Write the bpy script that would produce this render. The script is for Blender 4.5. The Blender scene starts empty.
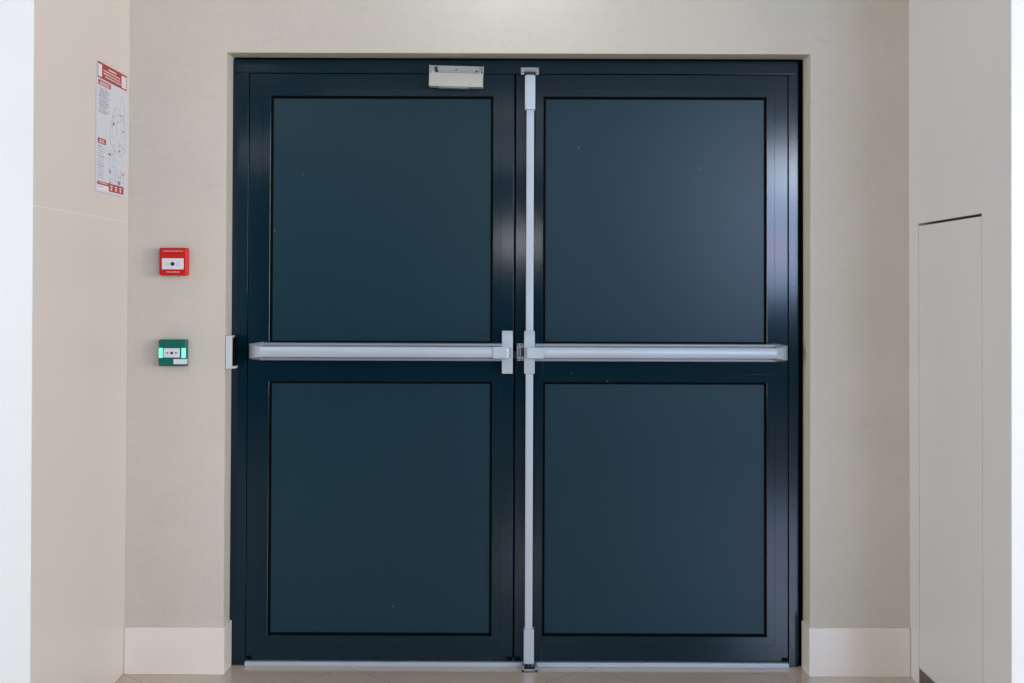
import bpy, bmesh, math, random
from math import radians, sin, cos, pi
from mathutils import Vector, Matrix

random.seed(3)
S = bpy.context.scene
COL = S.collection

# ------------------------------------------------------------------ camera
cam_d = bpy.data.cameras.new('camera')
cam = bpy.data.objects.new('camera', cam_d)
COL.objects.link(cam)
S.camera = cam
F_PX = 1197.7                                   # focal length in pixels of the 1024 wide frame
cam_d.sensor_width = 36.0
cam_d.lens = F_PX / 1024 * 36.0
cam_d.shift_x = -3.0 / 1024
cam_d.shift_y = -72.4 / 1024
cam_d.clip_start = 0.05
cam_d.clip_end = 60
th, ro = radians(1.0), radians(0.2)
fw = Vector((0, cos(th), sin(th)))
up0 = Vector((0, -sin(th), cos(th)))
rt0 = Vector((1, 0, 0))
rt = cos(ro) * rt0 + sin(ro) * up0
up = -sin(ro) * rt0 + cos(ro) * up0
cam.matrix_world = Matrix(((rt.x, up.x, -fw.x, 0), (rt.y, up.y, -fw.y, -4.13), (rt.z, up.z, -fw.z, 1.319), (0, 0, 0, 1)))

# ------------------------------------------------------------------ world, exposure
w = bpy.data.worlds.new('world')
S.world = w
w.use_nodes = True
w.node_tree.nodes['Background'].inputs[0].default_value = (0.80, 0.90, 1.0, 1)
w.node_tree.nodes['Background'].inputs[1].default_value = 0.3
S.view_settings.view_transform = 'Standard'
S.view_settings.look = 'None'
S.view_settings.exposure = 0.35
S.view_settings.gamma = 1.0
S.view_settings.use_curve_mapping = False


def area(name, loc, target, sx, sy, power, col):
    d = bpy.data.lights.new(name, 'AREA')
    d.shape = 'RECTANGLE'
    d.size = sx
    d.size_y = sy
    d.energy = power
    d.color = col
    o = bpy.data.objects.new(name, d)
    o.location = loc
    o.rotation_euler = (Vector(target) - Vector(loc)).to_track_quat('-Z', 'Y').to_euler()
    COL.objects.link(o)
    return o


# daylight from the hall's windows behind and beside the camera, lamps on the hall ceiling
W = (1.0, 0.962, 0.915)
LIGHTS = [
    ('window_light_right_near', (4.9, -2.9, 1.6), (0, -2.9, 1.6), 2.0, 2.4, 159, W),
    ('window_light_right_far', (4.9, -6.3, 1.6), (0, -6.3, 1.6), 3.0, 2.4, 108, W),
    ('window_light_left_near', (-4.9, -2.9, 1.6), (0, -2.9, 1.6), 2.0, 2.4, 128, (1.0, 0.985, 0.955)),
    ('window_light_rear_right', (3.80, -9.9, 2.10), (3.80, 0, 2.10), 2.4, 1.6, 168, (0.48, 0.66, 1.0)),
    ('window_light_rear_left', (-4.1, -9.9, 1.5), (-4.1, 0, 1.5), 1.4, 2.0, 14, (0.45, 0.85, 1.0)),
    ('hall_lamp_left_light', (-1.9, -3.2, 2.97), (-1.9, -3.2, 0), 0.6, 0.6, 17, (1.0, 0.97, 0.93)),
    ('hall_lamp_rear_light', (0.0, -6.8, 2.97), (0.0, -6.8, 0), 3.6, 0.6, 23, (1.0, 0.97, 0.93)),
    ('rear_wall_tube_light', (0.0, -9.85, 2.93), (0.0, 0, 2.93), 8.0, 0.10, 15, (0.85, 0.88, 1.0)),
    ('rear_lit_panel_light', (3.35, -9.80, 2.72), (3.35, 0, 2.72), 0.7, 0.50, 14, (0.95, 0.97, 1.0)),
    ('rear_lamp_light', (0.08, -9.80, 1.88), (0.08, 0, 1.88), 0.55, 0.20, 6, (1.0, 0.97, 0.93)),
    ('rear_red_sign_light', (3.12, -9.80, 1.80), (3.12, 0, 1.80), 0.16, 0.36, 2.2, (1.0, 0.10, 0.05)),
    ('alcove_lamp_light', (-0.02, -0.30, 2.72), (-0.02, -0.22, 0), 0.16, 0.10, 1.5, (0.84, 0.93, 1.0)),
]
for args in LIGHTS:
    area(*args)


# ------------------------------------------------------------------ materials
def new_mat(name, base, rough=0.5, metal=0.0, spec=0.5, bump=0.0, bscale=30.0, bdist=0.002, var=0.0, vscale=3.0, coat=0.0,
            base2=None, emit=None, estr=0.0, detail=4.0):
    m = bpy.data.materials.new(name)
    m.use_nodes = True
    nt = m.node_tree
    b = nt.nodes['Principled BSDF']
    b.inputs['Base Color'].default_value = (*base, 1)
    b.inputs['Roughness'].default_value = rough
    b.inputs['Metallic'].default_value = metal
    b.inputs['Specular IOR Level'].default_value = spec
    b.inputs['Coat Weight'].default_value = coat
    b.inputs['Coat Roughness'].default_value = 0.08
    if emit:
        b.inputs['Emission Color'].default_value = (*emit, 1)
        b.inputs['Emission Strength'].default_value = estr
    tc = nt.nodes.new('ShaderNodeTexCoord')
    n = nt.nodes.new('ShaderNodeTexNoise')
    n.inputs['Scale'].default_value = vscale
    n.inputs['Detail'].default_value = detail
    nt.links.new(tc.outputs['Object'], n.inputs['Vector'])
    mix = nt.nodes.new('ShaderNodeMix')
    mix.data_type = 'RGBA'
    mix.name = 'tone'
    r = nt.nodes.new('ShaderNodeMapRange')
    r.inputs[1].default_value = 0.3
    r.inputs[2].default_value = 0.7
    nt.links.new(n.outputs['Fac'], r.inputs[0])
    nt.links.new(r.outputs[0], mix.inputs['Factor'])
    c2 = base2 if base2 else tuple(max(0, c * (1 - var)) for c in base)
    mix.inputs['A'].default_value = (*base, 1)
    mix.inputs['B'].default_value = (*c2, 1)
    nt.links.new(mix.outputs['Result'], b.inputs['Base Color'])
    if bump > 0:
        n2 = nt.nodes.new('ShaderNodeTexNoise')
        n2.inputs['Scale'].default_value = bscale
        n2.inputs['Detail'].default_value = 3
        nt.links.new(tc.outputs['Object'], n2.inputs['Vector'])
        bp = nt.nodes.new('ShaderNodeBump')
        bp.inputs['Strength'].default_value = bump
        bp.inputs['Distance'].default_value = bdist
        nt.links.new(n2.outputs['Fac'], bp.inputs['Height'])
        nt.links.new(bp.outputs[0], b.inputs['Normal'])
    return m


def math_node(nt, op, a, b=None):
    n = nt.nodes.new('ShaderNodeMath')
    n.operation = op
    for i, v in enumerate((a, b)):
        if v is None:
            continue
        if isinstance(v, (int, float)):
            n.inputs[i].default_value = v
        else:
            nt.links.new(v, n.inputs[i])
    return n.outputs[0]


def overlay(m, fac, col):
    """mix a colour over the material's base colour where fac is 1"""
    nt = m.node_tree
    b = nt.nodes['Principled BSDF']
    src = b.inputs['Base Color'].links[0].from_socket
    mx = nt.nodes.new('ShaderNodeMix')
    mx.data_type = 'RGBA'
    nt.links.new(fac, mx.inputs['Factor'])
    nt.links.new(src, mx.inputs['A'])
    mx.inputs['B'].default_value = (*col, 1)
    nt.links.new(mx.outputs['Result'], b.inputs['Base Color'])


def xyz(m):
    nt = m.node_tree
    tc = nt.nodes.new('ShaderNodeTexCoord')
    sp = nt.nodes.new('ShaderNodeSeparateXYZ')
    nt.links.new(tc.outputs['Object'], sp.inputs[0])
    return nt, sp.outputs


def band(nt, v, c, h):
    """1 where |v - c| < h"""
    return math_node(nt, 'LESS_THAN', math_node(nt, 'ABSOLUTE', math_node(nt, 'SUBTRACT', v, c)), h)


# plaster of the wall around the door: trowelled, with faint darker patches and short trowel marks
PLASTER = new_mat('trowelled_plaster', (0.605, 0.565, 0.502), rough=0.55, spec=0.35, bump=0.5, bscale=24, bdist=0.004,
                  base2=(0.552, 0.528, 0.460), vscale=2.2, detail=6)
nt, P = xyz(PLASTER)
mp = nt.nodes.new('ShaderNodeMapping')
mp.inputs['Scale'].default_value = (6, 6, 15)
tc = nt.nodes.new('ShaderNodeTexCoord')
nt.links.new(tc.outputs['Object'], mp.inputs[0])
nz = nt.nodes.new('ShaderNodeTexNoise')
nz.inputs['Scale'].default_value = 2.0
nz.inputs['Detail'].default_value = 8
nz.inputs['Roughness'].default_value = 0.65
nt.links.new(mp.outputs[0], nz.inputs['Vector'])
mr = nt.nodes.new('ShaderNodeMapRange')
mr.inputs[1].default_value = 0.56
mr.inputs[2].default_value = 0.78
mr.inputs[3].default_value = 0.0
mr.inputs[4].default_value = 0.32
nt.links.new(nz.outputs['Fac'], mr.inputs[0])
overlay(PLASTER, mr.outputs[0], (0.42, 0.405, 0.37))

SLAB = new_mat('polished_wall_slab', (0.64, 0.575, 0.53), rough=0.3, spec=0.35, base2=(0.62, 0.565, 0.525), vscale=1.6)
nt, P = xyz(SLAB)
overlay(SLAB, band(nt, P[2], 1.548, 0.0016), (0.70, 0.66, 0.62))
SLABR = new_mat('polished_wall_slab_cool_lit', (0.65, 0.645, 0.66), rough=0.3, spec=0.35, base2=(0.635, 0.635, 0.65), vscale=1.6)  # right wall slab, its grey partly cool light put into the colour
nt, P = xyz(SLABR)
overlay(SLABR, math_node(nt, 'MULTIPLY', band(nt, P[2], 1.545, 0.0016), math_node(nt, 'LESS_THAN', P[1], -0.655)), (0.66, 0.66, 0.66))
WHITE = new_mat('white_wall_tile', (0.665, 0.68, 0.70), rough=0.35, var=0.02)
nt, P = xyz(WHITE)
overlay(WHITE, band(nt, P[2], 1.548, 0.0012), (0.66, 0.66, 0.66))
SKIRT = new_mat('skirting_tile', (0.80, 0.735, 0.675), rough=0.2, base2=(0.78, 0.715, 0.65), vscale=4)
CEIL = new_mat('ceiling_paint', (0.62, 0.62, 0.62), rough=0.7, var=0.03)
HALLCEIL = new_mat('hall_ceiling_paint', (0.30, 0.32, 0.34), rough=0.7, var=0.03)
HALL = new_mat('hall_paint', (0.05, 0.10, 0.14), rough=0.6, var=0.05)

FLOOR = new_mat('polished_floor_tile', (0.54, 0.455, 0.385), rough=0.15, spec=0.5, base2=(0.50, 0.425, 0.355), vscale=2.5, detail=6)
nt, P = xyz(FLOOR)
u = math_node(nt, 'MULTIPLY', math_node(nt, 'ADD', P[0], P[1]), 0.70711)
v = math_node(nt, 'MULTIPLY', math_node(nt, 'SUBTRACT', P[0], P[1]), 0.70711)


def joint(t, off):
    q = math_node(nt, 'MULTIPLY', math_node(nt, 'SUBTRACT', t, off), 1 / 0.594)
    fr = math_node(nt, 'ABSOLUTE', math_node(nt, 'SUBTRACT', q, math_node(nt, 'ROUND', q)))
    return math_node(nt, 'LESS_THAN', fr, 0.0022)


overlay(FLOOR, math_node(nt, 'MULTIPLY', math_node(nt, 'MAXIMUM', joint(u, 0.24), joint(v, 0.134)), 0.8), (0.22, 0.18, 0.15))

# door paint
PET = (0.0003, 0.015, 0.029)
GLOSS = new_mat('petrol_gloss_paint', PET, rough=0.115, spec=0.32, bump=0.12, bscale=160, bdist=0.0006, var=0.1, vscale=5)
PANEL = new_mat('petrol_satin_panel', (0.0038, 0.0315, 0.0505), rough=0.30, spec=0.31, bump=0.06, bscale=60, bdist=0.0008, var=0.06, vscale=2)
for m_, sc in ((GLOSS, 55.0), (PANEL, 40.0)):
    nt, P = xyz(m_)
    tcx = nt.nodes.new('ShaderNodeTexCoord')
    vo = nt.nodes.new('ShaderNodeTexVoronoi')
    vo.inputs['Scale'].default_value = sc
    nt.links.new(tcx.outputs['Object'], vo.inputs['Vector'])
    wn = nt.nodes.new('ShaderNodeSeparateColor')
    nt.links.new(vo.outputs['Color'], wn.inputs[0])
    few = math_node(nt, 'LESS_THAN', wn.outputs[0], 0.006)
    dot = math_node(nt, 'LESS_THAN', vo.outputs['Distance'], 0.075)
    overlay(m_, math_node(nt, 'MULTIPLY', few, dot), (0.35, 0.38, 0.38))
# the two fine scratches on the right leaf's upper panel
nt, P = xyz(PANEL)


def scratch(x0, x1, z, h):
    return math_node(nt, 'MULTIPLY', band(nt, P[0], (x0 + x1) / 2, (x1 - x0) / 2), band(nt, P[2], z, h))


overlay(PANEL, math_node(nt, 'MULTIPLY', math_node(nt, 'MAXIMUM', scratch(0.690, 0.752, 1.570, 0.0013), scratch(0.735, 0.80, 1.494, 0.0007)), 0.8), (0.004, 0.010, 0.014))

BLACK = new_mat('black_rubber', (0.0008, 0.0008, 0.0012), rough=0.7, spec=0.08)
ALU = new_mat('satin_anodised_aluminium', (0.505, 0.575, 0.66), rough=0.42, metal=0.35, spec=0.5, var=0.05, vscale=8)
ALUD = new_mat('aluminium_rail', (0.29, 0.335, 0.39), rough=0.45, metal=0.4, var=0.05, vscale=8)
CAST = new_mat('silver_painted_cast_metal', (0.49, 0.56, 0.635), rough=0.34, metal=0.2, var=0.05, vscale=12)
STEEL = new_mat('zinc_steel', (0.45, 0.48, 0.50), rough=0.3, metal=0.8, var=0.15, vscale=40)
DSTEEL = new_mat('dark_steel', (0.10, 0.10, 0.11), rough=0.4, metal=0.8, var=0.3, vscale=60)
BRASS = new_mat('dull_brass', (0.16, 0.12, 0.05), rough=0.4, metal=0.8, var=0.2, vscale=60)
CREAM = new_mat('cream_painted_steel', (0.50, 0.515, 0.46), rough=0.4, var=0.06, vscale=20)
CREAMD = new_mat('bare_mounting_plate', (0.44, 0.45, 0.43), rough=0.4, metal=0.2, var=0.1, vscale=20)
LILAC = new_mat('grey_plastic_strip', (0.30, 0.28, 0.36), rough=0.4)
RED = new_mat('red_plastic', (0.58, 0.010, 0.008), rough=0.35, spec=0.3, var=0.08, vscale=30)
GREEN = new_mat('green_plastic', (0.001, 0.125, 0.080), rough=0.35, spec=0.3, base2=(0.001, 0.125, 0.110), vscale=10)
WPLA = new_mat('white_plastic', (0.72, 0.73, 0.80), rough=0.35, var=0.03)
WTXT = new_mat('faded_white_print', (0.72, 0.40, 0.40), rough=0.4)
DARKP = new_mat('black_print', (0.02, 0.025, 0.03), rough=0.5)
GREYP = new_mat('pale_grey_print', (0.50, 0.50, 0.55), rough=0.5)
LED = new_mat('green_light_window', (0.25, 0.9, 0.6), rough=0.4, emit=(0.12, 1.0, 0.55), estr=0.6)
PAPER = new_mat('laminated_white_paper', (0.60, 0.61, 0.69), rough=0.4, spec=0.25, var=0.03)
PRED = new_mat('poster_red_ink', (0.36, 0.035, 0.04), rough=0.45, spec=0.2, var=0.05)
PLINE = new_mat('poster_grey_ink', (0.17, 0.18, 0.22), rough=0.4)
PPALE = new_mat('poster_pale_ink', (0.33, 0.34, 0.40), rough=0.4)
PDARK = new_mat('poster_dark_ink', (0.12, 0.12, 0.13), rough=0.4)
PPINK = new_mat('poster_pink_ink', (0.75, 0.10, 0.22), rough=0.4)
PWHITE = new_mat('poster_white_ink', (0.76, 0.70, 0.70), rough=0.4)
BRONZE = new_mat('dark_bronze_plate', (0.115, 0.105, 0.085), rough=0.4, metal=0.4, var=0.1, vscale=20)
GREYBOX = new_mat('light_grey_plastic', (0.56, 0.60, 0.64), rough=0.4, var=0.04)


# ------------------------------------------------------------------ mesh helpers
class MB:
    def __init__(s):
        s.bm = bmesh.new()
        s.mats = []

    def mi(s, m):
        if m not in s.mats:
            s.mats.append(m)
        return s.mats.index(m)

    def merge(s, b2, m):
        i = s.mi(m)
        for f in b2.faces:
            f.material_index = i
        me = bpy.data.meshes.new('tmp')
        b2.to_mesh(me)
        s.bm.from_mesh(me)
        bpy.data.meshes.remove(me)
        b2.free()

    def box(s, x0, x1, y0, y1, z0, z1, m, bev=0.0, seg=2):
        b = bmesh.new()
        bmesh.ops.create_cube(b, size=1)
        for v in b.verts:
            v.co = Vector(((x0 + x1) / 2 + v.co.x * (x1 - x0), (y0 + y1) / 2 + v.co.y * (y1 - y0), (z0 + z1) / 2 + v.co.z * (z1 - z0)))
        if bev > 0:
            bmesh.ops.bevel(b, geom=b.edges[:], offset=bev, segments=seg, profile=0.5, affect='EDGES')
        s.merge(b, m)
        return s

    def hull(s, pts, m, bev=0.0, seg=2):
        b = bmesh.new()
        for p in pts:
            b.verts.new(p)
        bmesh.ops.convex_hull(b, input=b.verts[:])
        bmesh.ops.dissolve_limit(b, angle_limit=radians(1), verts=b.verts[:], edges=b.edges[:])
        bmesh.ops.recalc_face_normals(b, faces=b.faces[:])
        if bev > 0:
            bmesh.ops.bevel(b, geom=b.edges[:], offset=bev, segments=seg, profile=0.5, affect='EDGES')
        s.merge(b, m)
        return s

    def cyl(s, c, r, d, axis, m, n=20, bev=0.0):
        b = bmesh.new()
        bmesh.ops.create_cone(b, cap_ends=True, segments=n, radius1=r, radius2=r, depth=d)
        if bev > 0:
            bmesh.ops.bevel(b, geom=[e for e in b.edges if abs(e.verts[0].co.z - e.verts[1].co.z) < 1e-6], offset=bev, segments=2, profile=0.5, affect='EDGES')
        R = {'x': Matrix.Rotation(pi / 2, 3, 'Y'), 'y': Matrix.Rotation(pi / 2, 3, 'X'), 'z': Matrix.Identity(3)}[axis]
        for v in b.verts:
            v.co = R @ v.co + Vector(c)
        s.merge(b, m)
        return s

    def ring(s, x0, x1, z0, z1, wd, yb, yf, m, yin=None):
        """mitred picture-frame ring in the XZ plane: outer rectangle x0..x1, z0..z1, width wd,
        back plane yb, front plane yf at the outer edge and yin at the inner edge (chamfered)"""
        if yin is None:
            yin = yf
        b = bmesh.new()
        c = 0.0010
        prof = [(0, yb), (0, yf + c * .7), (c, yf), (wd - c, yin), (wd, yin + c * .7), (wd, yb)]
        rows = []
        for o, y in prof:
            rows.append([b.verts.new((xx, y, zz)) for xx, zz in ((x0 + o, z0 + o), (x1 - o, z0 + o), (x1 - o, z1 - o), (x0 + o, z1 - o))])
        for k in range(len(prof)):
            a, q = rows[k], rows[(k + 1) % len(prof)]
            for j in range(4):
                b.faces.new((a[j], a[(j + 1) % 4], q[(j + 1) % 4], q[j]))
        bmesh.ops.recalc_face_normals(b, faces=b.faces[:])
        s.merge(b, m)
        return s

    def build(s, name, parent=None, smooth=True, loc=None):
        me = bpy.data.meshes.new(name)
        s.bm.to_mesh(me)
        s.bm.free()
        for m in s.mats:
            me.materials.append(m)
        if smooth:
            for p in me.polygons:
                p.use_smooth = True
            me.set_sharp_from_angle(angle=radians(32))
        o = bpy.data.objects.new(name, me)
        COL.objects.link(o)
        if smooth:
            wn_ = o.modifiers.new('weighted_normal', 'WEIGHTED_NORMAL')
            wn_.keep_sharp = True
            wn_.weight = 100
        if parent is not None:
            o.parent = parent
        return o


def tag(o, label, cat=None, kind=None, group=None):
    o['label'] = label
    if cat:
        o['category'] = cat
    if kind:
        o['kind'] = kind
    if group:
        o['group'] = group
    return o


def root(name, label, cat, kind=None, group=None, loc=(0, 0, 0)):
    o = bpy.data.objects.new(name, None)
    o.location = loc
    o.empty_display_size = 0.1
    COL.objects.link(o)
    return tag(o, label, cat, kind, group)


# ------------------------------------------------------------------ room shell
XL, XR = -1.334, 1.359          # inner faces of the alcove's side walls
OX0, OX1, OZ = -1.0010, 1.0205, 2.1415   # opening in the back wall
YFL, YFR = -0.820, -0.844       # front edges of the side walls

m = MB()
m.box(-6, 6, -10.2, 0.35, -0.2, 0.0, FLOOR)
tag(m.build('floor', smooth=False), 'polished beige floor tiles laid diagonally in front of the double door', 'floor', 'structure')

# back wall with the door opening as one mesh (an upside-down U, 0.26 m thick)
b = bmesh.new()
outl = [(XL - .2, 0), (OX0, 0), (OX0, OZ), (OX1, OZ), (OX1, 0), (XR + .2, 0), (XR + .2, 2.76), (XL - .2, 2.76)]
fv = [b.verts.new((x, 0, z)) for x, z in outl]
f = b.faces.new(fv)
ext = bmesh.ops.extrude_face_region(b, geom=[f])
for v_ in ext['geom']:
    if isinstance(v_, bmesh.types.BMVert):
        v_.co.y = 0.26
        if abs(v_.co.z - OZ) < 1e-4:
            v_.co.z += 0.004           # the soffit rises a little towards the frame
for v_, dx, dz in ((fv[1], 0.0050, 0), (fv[2], 0.0015, -0.0045), (fv[3], -0.0005, -0.0040), (fv[4], -0.0040, 0)):
    v_.co.x += dx                      # hand-made plaster corners, not quite plumb
    v_.co.z += dz
bmesh.ops.recalc_face_normals(b, faces=b.faces[:])
bmesh.ops.triangulate(b, faces=[q for q in b.faces if len(q.verts) > 4])
m = MB()
m.merge(b, PLASTER)
wall_back = m.build('wall_back', smooth=False)
bv = wall_back.modifiers.new('bevel', 'BEVEL')
bv.width = 0.0018
bv.segments = 2
bv.limit_method = 'ANGLE'
tag(wall_back, 'beige trowelled plaster wall around the double door', 'wall', 'structure')

m = MB()
m.box(-1.6, 1.6, 0.262, 0.30, 0, 2.4, BLACK)
tag(m.build('wall_behind_door', smooth=False), 'dark backing of the door opening', 'wall', 'structure')

m = MB()
m.hull([(x, y, z) for x in (XL - .2, XL) for y, z in ((-0.0005, 0), (-0.0005, 2.76), (YFL + .020, 0), (YFL - .012, 2.76))], SLAB, 0.003)
tag(m.build('wall_left'), 'beige slab-clad side wall on the left that carries the evacuation plan', 'wall', 'structure')

# right side wall, with a real recess for the flush access panel
HY0, HY1, HZ = -0.6445, -0.0965, 1.547
m = MB()
k_ = (HZ / 2.76) * 0.020
m.hull([(x, y, z) for x in (XR, XR + .2) for y, z in ((HY0, 0), (HY0, HZ), (YFR + .006, 0), (YFR + .006 - k_, HZ))], SLABR)
m.hull([(x, y, z) for x in (XR, XR + .2) for y, z in ((-0.0005, HZ), (-0.0005, 2.76), (YFR + .006 - k_, HZ), (YFR - .014, 2.76))], SLABR)
m.box(XR, XR + .2, HY1, -0.0005, 0, HZ, SLABR)
m.box(XR + .05, XR + .2, HY0, HY1, 0, HZ, BLACK)
tag(m.build('wall_right', smooth=False), 'pale side wall on the right, its grey partly painted-in cool light, holding a flush access panel', 'wall', 'structure')

# white wall faces either side of the alcove, towards the hall
m = MB()
m.hull([(x, y, z) for x in (-5, XL - 0.0005) for y, z in ((YFL + .2, 0), (YFL + .2, 3.0), (YFL + .018, 0), (YFL - .016, 3.0))], WHITE, 0.002)
tag(m.build('wall_front_left'), 'bright white wall edge at the far left of the alcove', 'wall', 'structure')
m = MB()
m.hull([(x, y, z) for x in (XR + 0.0005, 5) for y, z in ((YFR + .2, 0), (YFR + .2, 3.0), (YFR + .004, 0), (YFR - .018, 3.0))], WHITE, 0.002)
tag(m.build('wall_front_right'), 'bright white wall edge at the far right of the alcove', 'wall', 'structure')
m = MB()
m.box(XL - .2, XR + .2, YFR, 0.26, 2.761, 3.0, CEIL)
tag(m.build('ceiling_alcove', smooth=False), 'white ceiling of the door alcove', 'ceiling', 'structure')
m = MB()
m.box(-5.1, 5.1, -10.2, YFR - .001, 3.001, 3.1, HALLCEIL)
tag(m.build('ceiling', smooth=False), 'grey ceiling of the hall in front of the alcove', 'ceiling', 'structure')
for nm, bx in (('wall_hall_left', (-5.2, -5.0, -10.2, YFR, 0, 3.0)), ('wall_hall_right', (5.0, 5.2, -10.2, YFR, 0, 3.0)), ('wall_hall_rear', (-5, 5, -10.2, -10.0, 0, 3.0))):
    m = MB()
    m.box(*bx, HALL)
    tag(m.build(nm, smooth=False), 'grey painted ' + nm.replace('wall_hall_', '') + ' wall of the hall behind the camera', 'wall', 'structure')


# skirting tiles with a return into the opening
def skirting(name, pts_front, z1, label):
    """plan polygon (x, y) extruded to z1"""
    b = bmesh.new()
    f = b.faces.new([b.verts.new((x, y, 0.0)) for x, y in pts_front])
    e = bmesh.ops.extrude_face_region(b, geom=[f])
    for q in e['geom']:
        if isinstance(q, bmesh.types.BMVert):
            q.co.z = z1
    bmesh.ops.recalc_face_normals(b, faces=b.faces[:])
    bmesh.ops.bevel(b, geom=[e for e in b.edges], offset=0.0018, segments=2, profile=0.5, affect='EDGES')
    mm = MB()
    mm.merge(b, SKIRT)
    return tag(mm.build(name), label, 'skirting board', 'structure')


skirting('baseboard_left', [(XL + .001, -.011), (-0.990, -.011), (-0.988, 0.088), (-1.0005, 0.088), (-1.0005, -.0005), (XL + .001, -.0005)], 0.160,
         'pale beige skirting tile left of the double door')
skirting('baseboard_right', [(XR - .001, -.011), (1.0115, -.011), (1.0085, 0.088), (1.0200, 0.088), (1.0200, -.0005), (XR - .001, -.0005)], 0.165,
         'pale beige skirting tile right of the double door')

# ------------------------------------------------------------------ door frame (setting)
FR = root('trim_1', 'dark petrol blue steel door frame set in the plaster opening', 'door frame', 'structure', loc=(0, 0.095, 0))


def rel(mb, name, parent, org):
    """build a mesh whose vertices are given in world coordinates under an Empty at org"""
    o = mb.build(name, parent)
    o.matrix_parent_inverse = Matrix.Translation(-Vector(org))
    return o


fo = (0, 0.095, 0)
JL0, JL1, JR0, JR1, FT0, FT1 = -1.0000, -0.9425, 0.9645, 1.0005, 2.0835, 2.1320
rel(MB().box(JL0, JL1, 0.095, 0.16, 0.0, FT0, GLOSS, 0.0025), 'jamb', FR, fo)
rel(MB().box(JR0, JR1, 0.095, 0.16, 0.0, FT0, GLOSS, 0.0025), 'jamb', FR, fo)
rel(MB().box(JL0, JR1, 0.095, 0.16, FT0 + .0004, FT1, GLOSS, 0.0025), 'head', FR, fo)
# dark sealed gap between frame and plaster
g = MB()
g.box(OX0 + .0002, OX1 - .0002, 0.112, 0.125, FT1, OZ - .0002, BLACK)
g.box(JR1, OX1 - .0002, 0.112, 0.125, 0.0, FT1, BLACK)
rel(g, 'seal', FR, fo)
# rebate stop behind the leaves
st = MB()
st.box(JL1 - .001, JR0 + .001, 0.155, 0.165, 0.0, FT0, BLACK)
rel(st, 'rebate_stop', FR, fo)

sp = MB()
sp.box(0.0185, 0.0810, 0.0885, 0.0952, 2.0965, 2.1055, STEEL, 0.0012)
sp.box(0.0185, 0.0300, 0.0885, 0.0952, 2.0800, 2.0970, STEEL, 0.0012)
sp.box(0.0700, 0.0810, 0.0885, 0.0952, 2.0800, 2.0970, STEEL, 0.0012)
sp.box(0.0290, 0.0710, 0.0860, 0.0952, 2.0900, 2.0985, ALUD, 0.0012)
spo = rel(sp, 'strike_plate', FR, fo)
spo['label'] = 'small zinc keeper plate at the top of the rod'
ro_ = MB().cyl((0.050, 0.0865, 2.0855), 0.0042, 0.034, 'x', BRASS, 16)
o = ro_.build('roller', spo)
for x, z in ((0.0238, 2.0875), (0.0755, 2.0995), (0.0755, 2.0860), (0.048, 2.0955)):
    MB().cyl((x, 0.0865, z), 0.0018, 0.005, 'y', DARKP, 12).build('screw', spo)

th_ = MB()
th_.box(-0.9415, 0.9635, 0.082, 0.16, 0.0003, 0.0155, ALU, 0.0015)
tag(th_.build('trim_2'), 'thin silver threshold strip under both door leaves', 'threshold', 'structure')


# ------------------------------------------------------------------ door leaves (setting)
def leaf(name, label, x0, x1, px0, px1, org):
    R = root(name, label, 'door', 'structure', loc=org)
    yb, yf = 0.152, 0.092
    z0, z1 = 0.0195, 2.0815
    lz0, lz1, uz0, uz1 = 0.1060, 0.9955, 1.1300, 2.0020     # lower and upper panel openings
    fm = MB()
    fm.box(x0, px0, yf, yb, z0, z1, GLOSS, 0.002)
    fm.box(px1, x1, yf, yb, z0, z1, GLOSS, 0.002)
    for a, c in ((z0, lz0), (lz1, uz0), (uz1, z1)):
        fm.box(px0 - .002, px1 + .002, yf + .0003, yb, a, c, GLOSS, 0.002)
    rel(fm, 'leaf_frame', R, org)
    for a, c, nm in ((uz0, uz1, 'upper'), (lz0, lz1, 'lower')):
        bw = 0.029
        bd = MB().ring(px0 - bw, px1 + bw, a - bw, c + bw, bw - .0005, yf + .004, yf - .0022, GLOSS, yf - .0022)
        rel(bd, 'glazing_bead', R, org)
        gk = MB().ring(px0 - .0006, px1 + .0006, a - .0006, c + .0006, 0.0085, yf + .014, yf + .006, BLACK)
        rel(gk, 'gasket', R, org)
        pn = MB().box(px0 + .001, px1 - .001, yf + .009, yf + .03, a + .001, c - .001, PANEL, 0.001)
        rel(pn, 'door_panel', R, org)
    # black guide blocks at the bottom corners
    for g0, g1 in ((x0 + .0015, x0 + .022), (x1 - .022, x1 - .0015)):
        rel(MB().box(g0, g1, yf - .0018, yf + .01, z0 + .001, z0 + .014, BLACK, 0.001), 'guide_block', R, org)
    return R


oL, oR = (-0.9405, 0.12, 0.0195), (0.9625, 0.12, 0.0195)
DL = leaf('door_1', 'left door leaf, dark petrol blue with two panels and a silver push bar', -0.9395, -0.0040, -0.8635, -0.0790, oL)
DR = leaf('door_2', 'right door leaf, dark petrol blue with a push bar and full-height silver rod', 0.0015, 0.9620, 0.0995, 0.8870, oR)


def sub(mb, name, part, org):
    o = mb.build(name, part)
    return o


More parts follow.
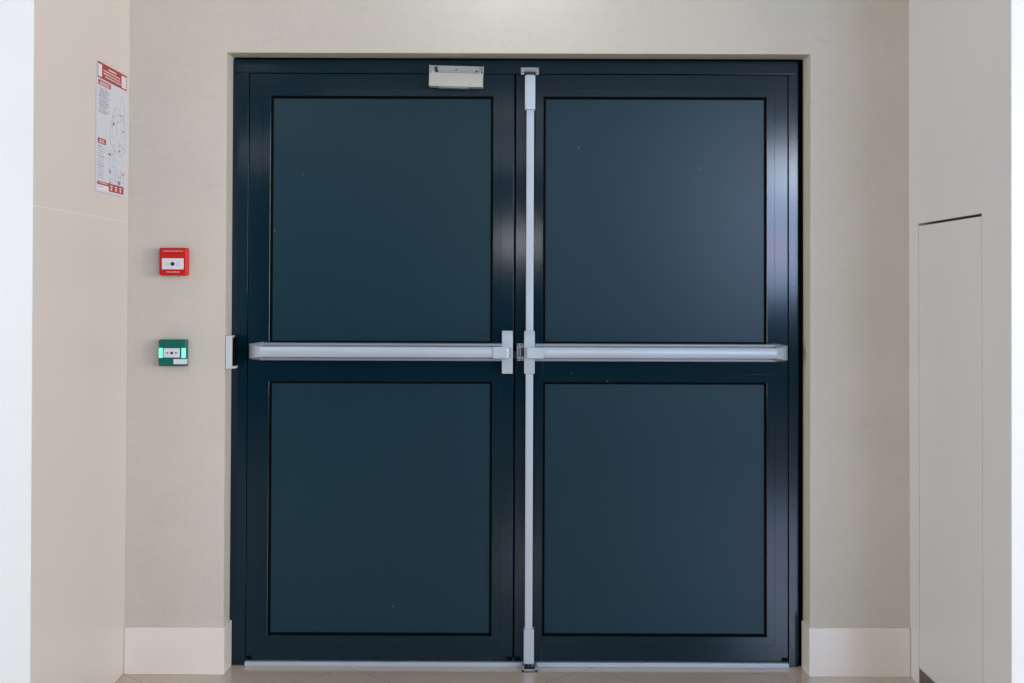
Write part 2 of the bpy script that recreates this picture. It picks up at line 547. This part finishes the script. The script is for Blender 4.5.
def push_bar(R, org, xa, xb, side):
    """xa..xb rail extent; side -1: outer end at xa (left leaf), +1: outer end at xb"""
    YW = 0.0915
    out = xa if side < 0 else xb
    inn = xb if side < 0 else xa
    rail = MB()
    rail.box(xa, xb, 0.052, YW, 1.0705, 1.1320, ALUD, 0.0025)
    rail.box(xa, xb, 0.046, 0.056, 1.1225, 1.1315, ALUD, 0.002)
    rail.box(xa, xb, 0.049, 0.056, 1.0715, 1.0795, ALUD, 0.002)
    part = rel(rail, 'panic_bar', R, org)
    part['label'] = 'silver horizontal panic bar across the leaf'
    # the part keeps world coordinates through its parent inverse, so its children do too
    a, c = (out - .0005, inn) if side < 0 else (inn, out + .0005)
    pb = MB()
    n = 7
    pr = []
    for k in range(n):
        t = -1 + 2 * k / (n - 1)
        pr.append((0.018 + 0.0045 * t * t, 1.1025 + 0.0175 * t))
    pr += [(0.050, 1.1205), (0.050, 1.0845)]
    bb = bmesh.new()
    f0 = [bb.verts.new((a, y, z)) for y, z in pr]
    f1 = [bb.verts.new((c, y, z)) for y, z in pr]
    bb.faces.new(f0)
    bb.faces.new(f1[::-1])
    for k in range(len(pr)):
        bb.faces.new((f0[k], f0[(k + 1) % len(pr)], f1[(k + 1) % len(pr)], f1[k]))
    bmesh.ops.recalc_face_normals(bb, faces=bb.faces[:])
    pb.merge(bb, ALU)
    sub(pb, 'push_bar', part, org)
    # tapered end cap
    s = -side
    L = 0.0455
    ec = MB()
    secs = [(0.0, 0.060, 0.0515, 0.025), (0.006, 0.044, 0.052, 0.025), (0.016, 0.029, 0.0565, 0.0225), (0.030, 0.019, 0.060, 0.0195), (L, 0.0155, 0.063, 0.0182)]
    bb = bmesh.new()
    rows = []
    zc = 1.1020
    for d, y, hb, hf in secs:
        x = out - s * L + s * d
        q = hb / 2
        pts = [(x, YW, zc - q), (x, max(0.05, y + .004), zc - q), (x, y, zc - hf), (x, y, zc + hf), (x, max(0.05, y + .004), zc + q), (x, YW, zc + q)]
        rows.append([bb.verts.new(p) for p in pts])
    for r0, r1 in zip(rows, rows[1:]):
        for k in range(6):
            bb.faces.new((r0[k], r0[(k + 1) % 6], r1[(k + 1) % 6], r1[k]))
    bb.faces.new(rows[0])
    bb.faces.new(rows[-1][::-1])
    bmesh.ops.recalc_face_normals(bb, faces=bb.faces[:])
    ec.merge(bb, CAST)
    sub(ec, 'end_cap', part, org)
    return part


def chassis(part, org, x0, x1):
    cb = MB()
    yf = 0.050
    b = bmesh.new()
    prof = [(0.0915, 1.0265), (yf + .006, 1.0265), (yf + .001, 1.062), (yf, 1.075), (yf, 1.150), (yf + .003, 1.165), (yf + .009, 1.1760), (0.0915, 1.1760)]
    r0 = [b.verts.new((x0, y, z)) for y, z in prof]
    r1 = [b.verts.new((x1, y, z)) for y, z in prof]
    b.faces.new(r0)
    b.faces.new(r1[::-1])
    for k in range(len(prof)):
        b.faces.new((r0[k], r0[(k + 1) % len(prof)], r1[(k + 1) % len(prof)], r1[k]))
    bmesh.ops.recalc_face_normals(b, faces=b.faces[:])
    bmesh.ops.bevel(b, geom=[e for e in b.edges if e.calc_face_angle(0) > 0.6], offset=0.0018, segments=2, profile=0.5, affect='EDGES')
    cb.merge(b, CAST)
    return sub(cb, 'lock_case', part, org)


def hub(part, org, x0, x1, zc, h, side):
    """lever hub carrying the bar end; side +1: rounded end at x1"""
    b = bmesh.new()
    prof = []
    xe, xs = (x1, x0) if side > 0 else (x0, x1)
    r = 0.014 if side > 0 else 0.006
    n = 8
    d = 1 if xe > xs else -1
    rows = []
    cols = [(xs, 0.0135, 1.0), (xs + d * .002, 0.0120, 1.0), (xe - d * r, 0.0115, 1.0)]
    for k in range(1, n + 1):
        a = k / n * pi / 2
        cols.append((xe - d * r + d * r * sin(a), 0.0115 + (0.030) * (1 - cos(a)), 1.0 - 0.22 * (1 - cos(a))))
    for x, y, sc_ in cols:
        hh = h / 2 * sc_
        rows.append([b.verts.new(p) for p in ((x, 0.055, zc - hh), (x, y + .003, zc - hh), (x, y, zc - hh + .003), (x, y, zc + hh - .003), (x, y + .003, zc + hh), (x, 0.055, zc + hh))])
    for r0, r1 in zip(rows, rows[1:]):
        for k in range(6):
            b.faces.new((r0[k], r0[(k + 1) % 6], r1[(k + 1) % 6], r1[k]))
    b.faces.new(rows[0])
    b.faces.new(rows[-1][::-1])
    bmesh.ops.recalc_face_normals(b, faces=b.faces[:])
    hb = MB()
    hb.merge(b, CAST)
    return sub(hb, 'lever_hub', part, org)


PL = push_bar(DL, oL, -0.8830, -0.0446, -1)
chassis(PL, oL, -0.0446, -0.0068)
hub(PL, oL, -0.0745, -0.0125, 1.1015, 0.0405, 1)
lb = MB()
lb.hull([(-0.0068, 0.066, 1.079), (-0.0068, 0.0915, 1.079), (-0.0068, 0.066, 1.104), (-0.0068, 0.0915, 1.104), (0.0058, 0.080, 1.082), (0.0058, 0.0905, 1.082), (0.0058, 0.080, 1.101), (0.0058, 0.0905, 1.101)], DSTEEL, 0.001)
sub(lb, 'latch_bolt', PL, oL)

PR = push_bar(DR, oR, 0.0706, 0.9085, 1)
chassis(PR, oR, 0.0330, 0.0700)
hub(PR, oR, 0.0380, 0.0995, 1.1005, 0.0385, -1)

# the keeper for the left latch on the right leaf's edge
kp = MB()
kp.box(0.0075, 0.0320, 0.0840, 0.0915, 1.1150, 1.1310, STEEL, 0.001)
kp.box(0.0075, 0.0320, 0.0840, 0.0915, 1.0700, 1.0850, STEEL, 0.001)
kp.box(0.0075, 0.0130, 0.0820, 0.0915, 1.0840, 1.1160, STEEL, 0.001)
kp.box(0.0130, 0.0320, 0.0890, 0.0915, 1.0840, 1.1160, DSTEEL)
ko = rel(kp, 'latch_keeper', DR, oR)
ko['label'] = 'small zinc latch keeper between the two lock cases'
kr = MB().cyl((0.0195, 0.0835, 1.1000), 0.0045, 0.027, 'z', STEEL, 16)
kr.build('roller', ko)
for x, z in ((0.0115, 1.1255), (0.0225, 1.1265), (0.0115, 1.0745), (0.0225, 1.0745)):
    MB().cyl((x, 0.0836, z), 0.0028, 0.003, 'y', DARKP, 12).build('screw', ko)

# vertical rods and their covers
for z0, z1 in ((1.1755, 2.076), (0.022, 1.027)):
    rd = MB().box(0.0385, 0.0648, 0.060, 0.080, z0, z1, ALU, 0.003)
    ro1 = rel(rd, 'vertical_rod', DR, oR)
    ro1['label'] = 'silver vertical locking rod'
cv = MB().box(0.0325, 0.0690, 0.050, 0.0915, 1.9500, 2.0725, ALU, 0.0035)
rel(cv, 'rod_cover', DR, oR)['label'] = 'wider silver cover sleeve on the rod end'
cv = MB().box(0.0345, 0.0705, 0.050, 0.0915, 0.0200, 0.1395, ALU, 0.0035)
rel(cv, 'rod_cover', DR, oR)['label'] = 'wider silver cover sleeve on the rod end'

# ------------------------------------------------------------------ floor socket of the rod
so = (0.055, 0.05, 0.0)
SK = root('floor_bolt_socket', 'small metal floor socket receiving the foot of the vertical rod', 'bolt socket', loc=so)
b_ = MB()
b_.box(0.0290, 0.0810, 0.026, 0.034, 0.0002, 0.0100, STEEL, 0.001)
b_.box(0.0290, 0.0365, 0.026, 0.0775, 0.0002, 0.0170, ALUD, 0.001)
b_.box(0.0735, 0.0810, 0.026, 0.0775, 0.0002, 0.0170, ALUD, 0.001)
b_.box(0.0290, 0.0810, 0.026, 0.0775, 0.0002, 0.0030, DSTEEL)
rel(b_, 'socket_body', SK, so)
b_ = MB().cyl((0.0515, 0.060, 0.011), 0.0085, 0.0170, 'z', DSTEEL, 20, 0.001)
rel(b_, 'bolt_tip', SK, so)

# ------------------------------------------------------------------ cream box over the left leaf's head
co = (-0.2088, 0.092, 2.068)
CB = root('door_holder_box', 'cream metal lock box screwed across frame head and top of left leaf', 'metal box', loc=co)
CB.rotation_euler = (0, radians(1.35), 0)
a = MB().box(-0.0955, 0.0955, -0.0120, -0.0005, 0.0105, 0.0405, CREAMD, 0.001)
a.box(-0.0955, -0.0925, -0.026, -0.0005, 0.0105, 0.0400, CREAM, 0.001)
a.box(0.0925, 0.0955, -0.026, -0.0005, 0.0105, 0.0400, CREAM, 0.001)
a.build('mounting_plate', CB)
a = MB().box(-0.0945, 0.0945, -0.042, -0.0005, -0.0375, 0.0105, CREAM, 0.002)
bo = a.build('box_cover', CB)
a = MB().box(-0.0600, 0.0450, -0.038, -0.008, -0.0420, -0.0377, LILAC, 0.001)
a.build('magnet_strip', CB)['label'] = 'grey strip on the underside'
a = MB().cyl((-0.072, -0.0135, 0.0310), 0.0050, 0.007, 'y', DARKP, 18)
a.hull([(-0.078, -0.0150, 0.030), (-0.068, -0.0150, 0.033), (-0.072, -0.0150, 0.013), (-0.064, -0.0150, 0.013), (-0.078, -0.0115, 0.030), (-0.068, -0.0115, 0.033), (-0.072, -0.0115, 0.013), (-0.064, -0.0115, 0.013)], DARKP)
a.build('cable_entry', CB)['label'] = 'black cable hole'
for x, y, z, rr in ((-0.001, -0.0130, 0.0265, 0.0028), (0.0705, -0.0130, 0.0225, 0.0032), (0.0885, -0.0130, 0.0180, 0.0020), (0.049, -0.0425, -0.0280, 0.0018)):
    MB().cyl((x, y, z), rr, 0.004, 'y', DARKP, 12).build('screw_hole', CB)
for x, z in ((-0.082, 0.0145), (0.0835, 0.0135)):
    MB().cyl((x, -0.0180, z), 0.0042, 0.016, 'y', WPLA, 16, 0.001).build('screw_cap', CB)['label'] = 'white screw cap'

# ------------------------------------------------------------------ grey contact box on the left reveal
go = (-0.988, 0.03, 1.104)
GB = root('door_contact', 'narrow light grey contact box on the left reveal beside the push bar', 'door contact', loc=go)
a = MB().box(-0.9962, -0.9740, -0.0010, 0.046, 1.0440, 1.1580, GREYBOX, 0.002)
rel(a, 'housing', GB, go)
a = MB().box(-0.9738, -0.9660, 0.006, 0.044, 1.0540, 1.1540, BLACK, 0.001)  # black block along the inner side of the housing
a.box(-0.9740, -0.9640, 0.004, 0.044, 1.0450, 1.0530, GREYBOX, 0.001)
rel(a, 'inner_side', GB, go)['label'] = 'black inner side of the box'
a = MB().cyl((-0.9700, 0.0055, 1.1520), 0.0022, 0.004, 'y', PPINK, 12)
rel(a, 'indicator', GB, go)['label'] = 'tiny pink mark at the top'

# ------------------------------------------------------------------ red fire alarm call point
ox, oz = -1.1705, 1.4120
RC = root('fire_alarm_call_point', 'square red fire alarm call point on the wall above the green one', 'call point', loc=(ox, 0, oz))
H = 0.0478
a = MB().box(-H, H, -0.012, -0.0004, -H + .001, H - .001, RED, 0.003, 3)
a.build('back_box', RC)
a = MB().box(-H, H, -0.034, -0.0115, -H, H, RED, 0.006, 3)
a.box(-0.043, 0.043, -0.0355, -0.030, 0.026, 0.0455, RED, 0.002)
a.build('cover', RC)
a = MB().box(-0.0370, 0.0370, -0.0370, -0.033, -0.0265, 0.0115, WPLA, 0.0015)
wn = a.build('push_window', RC)
wn['label'] = 'white push plate with black dot'
a = MB().cyl((0, -0.0372, -0.0080), 0.0068, 0.002, 'y', DARKP, 24)
a.build('dot', wn)
for s in (-1, 1):
    b = bmesh.new()
    n = 20
    r1, r2 = 0.0068, 0.0048
    A = [b.verts.new((s * 0.0195 + r1 * cos(k * 2 * pi / n), -0.0375, -0.008 + r1 * sin(k * 2 * pi / n))) for k in range(n)]
    B = [b.verts.new((s * 0.0195 + r2 * cos(k * 2 * pi / n), -0.0375, -0.008 + r2 * sin(k * 2 * pi / n))) for k in range(n)]
    for k in range(n):
        b.faces.new((A[k], A[(k + 1) % n], B[(k + 1) % n], B[k]))
    e = bmesh.ops.extrude_face_region(b, geom=b.faces[:])
    for q in e['geom']:
        if isinstance(q, bmesh.types.BMVert):
            q.co.y += 0.0008
    bmesh.ops.recalc_face_normals(b, faces=b.faces[:])
    mm = MB()
    mm.merge(b, GREYP)
    mm.build('arrow_ring', wn)
a = MB()
for k in range(9):        # faint line of small letters under the window, too small to read
    a.box(-0.0215 + k * 0.0050, -0.0215 + k * 0.0050 + 0.0034, -0.0346, -0.0335, -0.0375, -0.0335, WTXT)
a.build('printed_line', RC)
a = MB()
for k in range(14):
    a.box(-0.034 + k * 0.0050, -0.034 + k * 0.0050 + 0.0036, -0.0361, -0.0350, 0.0345, 0.0375, WTXT)
a.build('printed_line', RC)

# ------------------------------------------------------------------ green door release call point
GC = root('door_release_call_point', 'square green door release call point with lit windows, below the red one', 'call point', loc=(-1.1710, 0, 1.0995))
G = 0.0460
a = MB().box(-G + .001, G + .001, -0.010, -0.0004, -G, G, GREEN, 0.002)
a.build('back_box', GC)
a = MB().box(-G, G, -0.033, -0.0095, -G + .001, G, GREEN, 0.0035, 3)
a.build('cover', GC)
for x0, x1 in ((-0.0452, -0.0320), (0.0325, 0.0458)):
    a = MB().box(x0, x1, -0.0342, -0.028, -0.0165, 0.0175, LED, 0.001)
    a.build('light_window', GC)['label'] = 'lit pale green window'
a = MB().box(-0.0285, 0.0265, -0.0355, -0.032, -0.0150, 0.0165, WPLA, 0.001)
wn = a.build('push_window', GC)
wn['label'] = 'white push plate with three black marks'
a = MB().cyl((-0.0005, -0.0357, 0.0005), 0.0050, 0.0015, 'y', DARKP, 20)
a.build('dot', wn)
for s in (-1, 1):
    x = -0.0005 + s * 0.0145
    a = MB().box(min(x, x + s * .004), max(x, x + s * .004), -0.0363, -0.0352, -0.0012, 0.0022, DARKP)
    a.hull([(x, y, z) for y in (-0.0363, -0.0352) for z in (-0.0030, 0.0040)] + [(x - s * .0042, y, .0005) for y in (-0.0363, -0.0352)], DARKP)
    a.build('arrow', wn)
a = MB().box(0.0055, 0.0475, -0.0345, -0.0325, -0.0375, -0.0205, WPLA, 0.0003)
a.box(0.0466, 0.0476, -0.0340, -0.014, -0.0375, -0.0205, WPLA, 0.0003)
a.box(0.040, 0.0440, -0.0349, -0.0344, -0.0295, -0.0285, PPINK)
a.build('sticker', GC)['label'] = 'blank white sticker on the lower right corner'

# ------------------------------------------------------------------ evacuation plan on the left wall
# local frame: u runs along the wall from the outer (camera side) edge to the corner, v upwards
pw, ph = 0.2960, 0.4170
PO = root('evacuation_plan', 'white evacuation plan with red header and footer on the left wall', 'poster', loc=(XL, -0.3350, 1.6290))
pu = lambda u: u * pw / 100.0        # percent of the width
pv = lambda v: ph - v * ph / 100.0   # percent down from the top
a = MB().box(0.0005, 0.0035, 0, pw, 0, ph, PAPER, 0.0006)
sheet = a.build('sheet', PO)


def pr(mb, u0, u1, v0, v1, mat, h=0.0002, base=0.0035):
    mb.box(base - .0002, base + h, pu(u0), pu(u1), pv(v1), pv(v0), mat)


hd = MB()
pr(hd, 2, 98, 0.2, 12.6, PRED)
pr(hd, 4, 15, 1.8, 11.4, PWHITE, 0.0004)
pr(hd, 80, 96, 1.8, 11.4, PWHITE, 0.0004)
random.seed(11)


def words(mb, u0, u1, v, hgt, mat, h=0.0004, wmin=2, wmax=6, gap=1.2):
    x = u0
    while x < u1 - 1:
        l_ = min(random.uniform(wmin, wmax), u1 - x)
        pr(mb, x, x + l_, v, v + hgt, mat, h)
        x += l_ + gap


words(hd, 36, 62, 2.4, 1.2, PWHITE, 0.0004, 3, 5, .8)
words(hd, 20, 76, 4.9, 0.9, PWHITE)
words(hd, 20, 76, 7.1, 0.9, PWHITE)
words(hd, 26, 78, 9.3, 0.9, PWHITE)
for k in range(5):
    words(hd, 82, 94, 3 + k * 1.6, 0.35, PPALE, 0.0006, 2, 4, 1)
hd.build('header_band', PO)['label'] = 'red header with lines of small white lettering'
for u0, u1, v0, v1 in ((4, 44, 13.8, 17.8), (4, 30, 58.6, 62.8)):
    q = MB()
    pr(q, u0, u1, v0, v1, PRED)
    words(q, u0 + 6, u1 - 5, v0 + 1.0, 0.8, PWHITE, 0.0004, 2, 4, .8)
    words(q, u0 + 4, u1 - 4, v0 + 2.5, 0.8, PWHITE, 0.0004, 2, 4, .8)
    q.build('red_heading', PO)['label'] = 'small red heading block'
tx = MB()
for k in range(13):
    words(tx, 6 + (2 if k % 4 else 0), 40 if k % 3 else 32, 19.6 + k * 1.55, 0.7, PLINE if k % 5 else PPALE, 0.0002, 2, 7, 1.4)
tx.build('text_block', PO)
tx = MB()
for k in range(14):
    words(tx, 5, 26 if k % 3 else 20, 64.6 + k * 1.85, 0.7, PLINE if k % 4 == 0 else PPALE, 0.0002, 2, 7, 1.4)
tx.build('text_block', PO)
dr = MB()


def line(u0, v0, u1, v1, wd, mat):
    """thin drawn stroke between two points of the sheet"""
    y0, z0, y1, z1 = pu(u0), pv(v0), pu(u1), pv(v1)
    d = Vector((y1 - y0, z1 - z0))
    if d.length < 1e-5:
        return
    nn = Vector((-d.y, d.x)).normalized() * wd / 2
    pts = []
    for x in (0.0033, 0.0037):
        for (yy, zz) in ((y0 + nn.x, z0 + nn.y), (y0 - nn.x, z0 - nn.y), (y1 + nn.x, z1 + nn.y), (y1 - nn.x, z1 - nn.y)):
            pts.append((x, yy, zz))
    dr.hull(pts, mat)


out = [(82, 19), (90, 24), (92, 38), (96, 48), (94, 62), (86, 66), (76, 68), (66, 66), (56, 62), (46, 60), (42, 56), (46, 44), (54, 34), (60, 30), (74, 31), (78, 25), (82, 19)]
for p, q in zip(out, out[1:]):
    line(*p, *q, 0.0010, PLINE)
for p, q in (((60, 31), (66, 52)), ((66, 52), (46, 58)), ((74, 32), (80, 54)), ((80, 54), (94, 50)), ((54, 36), (50, 55)), ((66, 42), (90, 36)), ((86, 28), (88, 44)),
             ((70, 60), (92, 58)), ((58, 45), (72, 48)), ((40, 70), (96, 76)), ((44, 66), (70, 72)), ((38, 74), (60, 76)), ((72, 66), (92, 72))):
    line(*p, *q, 0.0008, PPALE if random.random() < .6 else PLINE)
for k in range(4):      # the small plan inset
    line(62 + k * 9, 78 + k * .8, 62 + k * 9, 92 + k * .3, 0.0009, PLINE)
    line(60, 80 + k * 4, 94, 81 + k * 4, 0.0008, PLINE if k % 2 else PPALE)
for k in range(3):
    line(40, 78 + 5 * k, 56, 78 + 5 * k, 0.0008, PPALE)
random.seed(5)
for k in range(34):      # fine strokes of rooms and symbols inside the outline
    uu, vv = random.uniform(46, 92), random.uniform(30, 66)
    hz = random.random() < .5
    line(uu, vv, uu + (random.uniform(3, 12) if hz else 0), vv + (0 if hz else random.uniform(1.5, 5)), 0.0011, PPALE if k % 3 else PLINE)
for k in range(26):
    uu, vv = random.uniform(36, 92), random.uniform(69, 90)
    hz = random.random() < .5
    line(uu, vv, uu + (random.uniform(3, 10) if hz else 0), vv + (0 if hz else random.uniform(1, 3)), 0.0012, PPALE if k % 3 else PLINE)
for u0, v0, w_, h_, mt in ((52, 42.5, 5, 2.4, PDARK), (86, 46, 4, 2, PLINE), (72, 63, 5, 1.8, PDARK), (38, 68, 9, 1.6, PDARK), (84, 81.0, 5, 2, PPINK),
                           (42, 81, 4, 2.6, PDARK), (42, 90, 4, 3.0, PDARK), (70, 88, 8, 3.0, PLINE), (78, 34, 3, 1.6, PLINE)):
    dr.box(0.0033, 0.0038, pu(u0), pu(u0 + w_), pv(v0 + h_), pv(v0), mt)
dr.build('plan_drawing', PO)['label'] = 'thin grey line drawing of the floor plan'
ft = MB()
pr(ft, 4, 90, 91.8, 98.0, PRED)
pr(ft, 4, 40, 94.4, 98.3, PWHITE, 0.0004)
words(ft, 10, 36, 92.5, 0.7, PWHITE)
for k in range(3):
    pr(ft, 45 + k * 15, 53 + k * 15, 93.2, 94.2, PWHITE, 0.0004)
    pr(ft, 46.5 + k * 15, 51.5 + k * 15, 94.9, 96.9, PWHITE, 0.0004)
words(ft, 8, 22, 95.8, 0.5, PLINE, 0.0006)
ft.build('footer_band', PO)['label'] = 'red footer with small white pictograms'

# ------------------------------------------------------------------ flush access panel in the right wall
ao = (XR, -0.37, 0.0)
AP = root('access_panel', 'tall flush access panel, its grey partly painted-in cool light, set in the right side wall', 'panel', loc=ao)
a = MB().box(XR + .0012, XR + .02, HY0 + .0060, HY1 - .0016, 0.004, HZ - .0080, SLABR, 0.0006)
rel(a, 'panel_leaf', AP, ao)
a = MB().box(XR - .0015, XR + .0010, HY0 + .002, HY1 - .002, 0.0040, 0.0570, BRONZE, 0.0005)
kp_ = rel(a, 'kick_strip', AP, ao)
kp_['label'] = 'dark bronze strip along the foot of the panel'
a = MB().cyl((XR - .0018, -0.136, 0.021), 0.0045, 0.002, 'x', DARKP, 16)
a.build('screw', kp_)
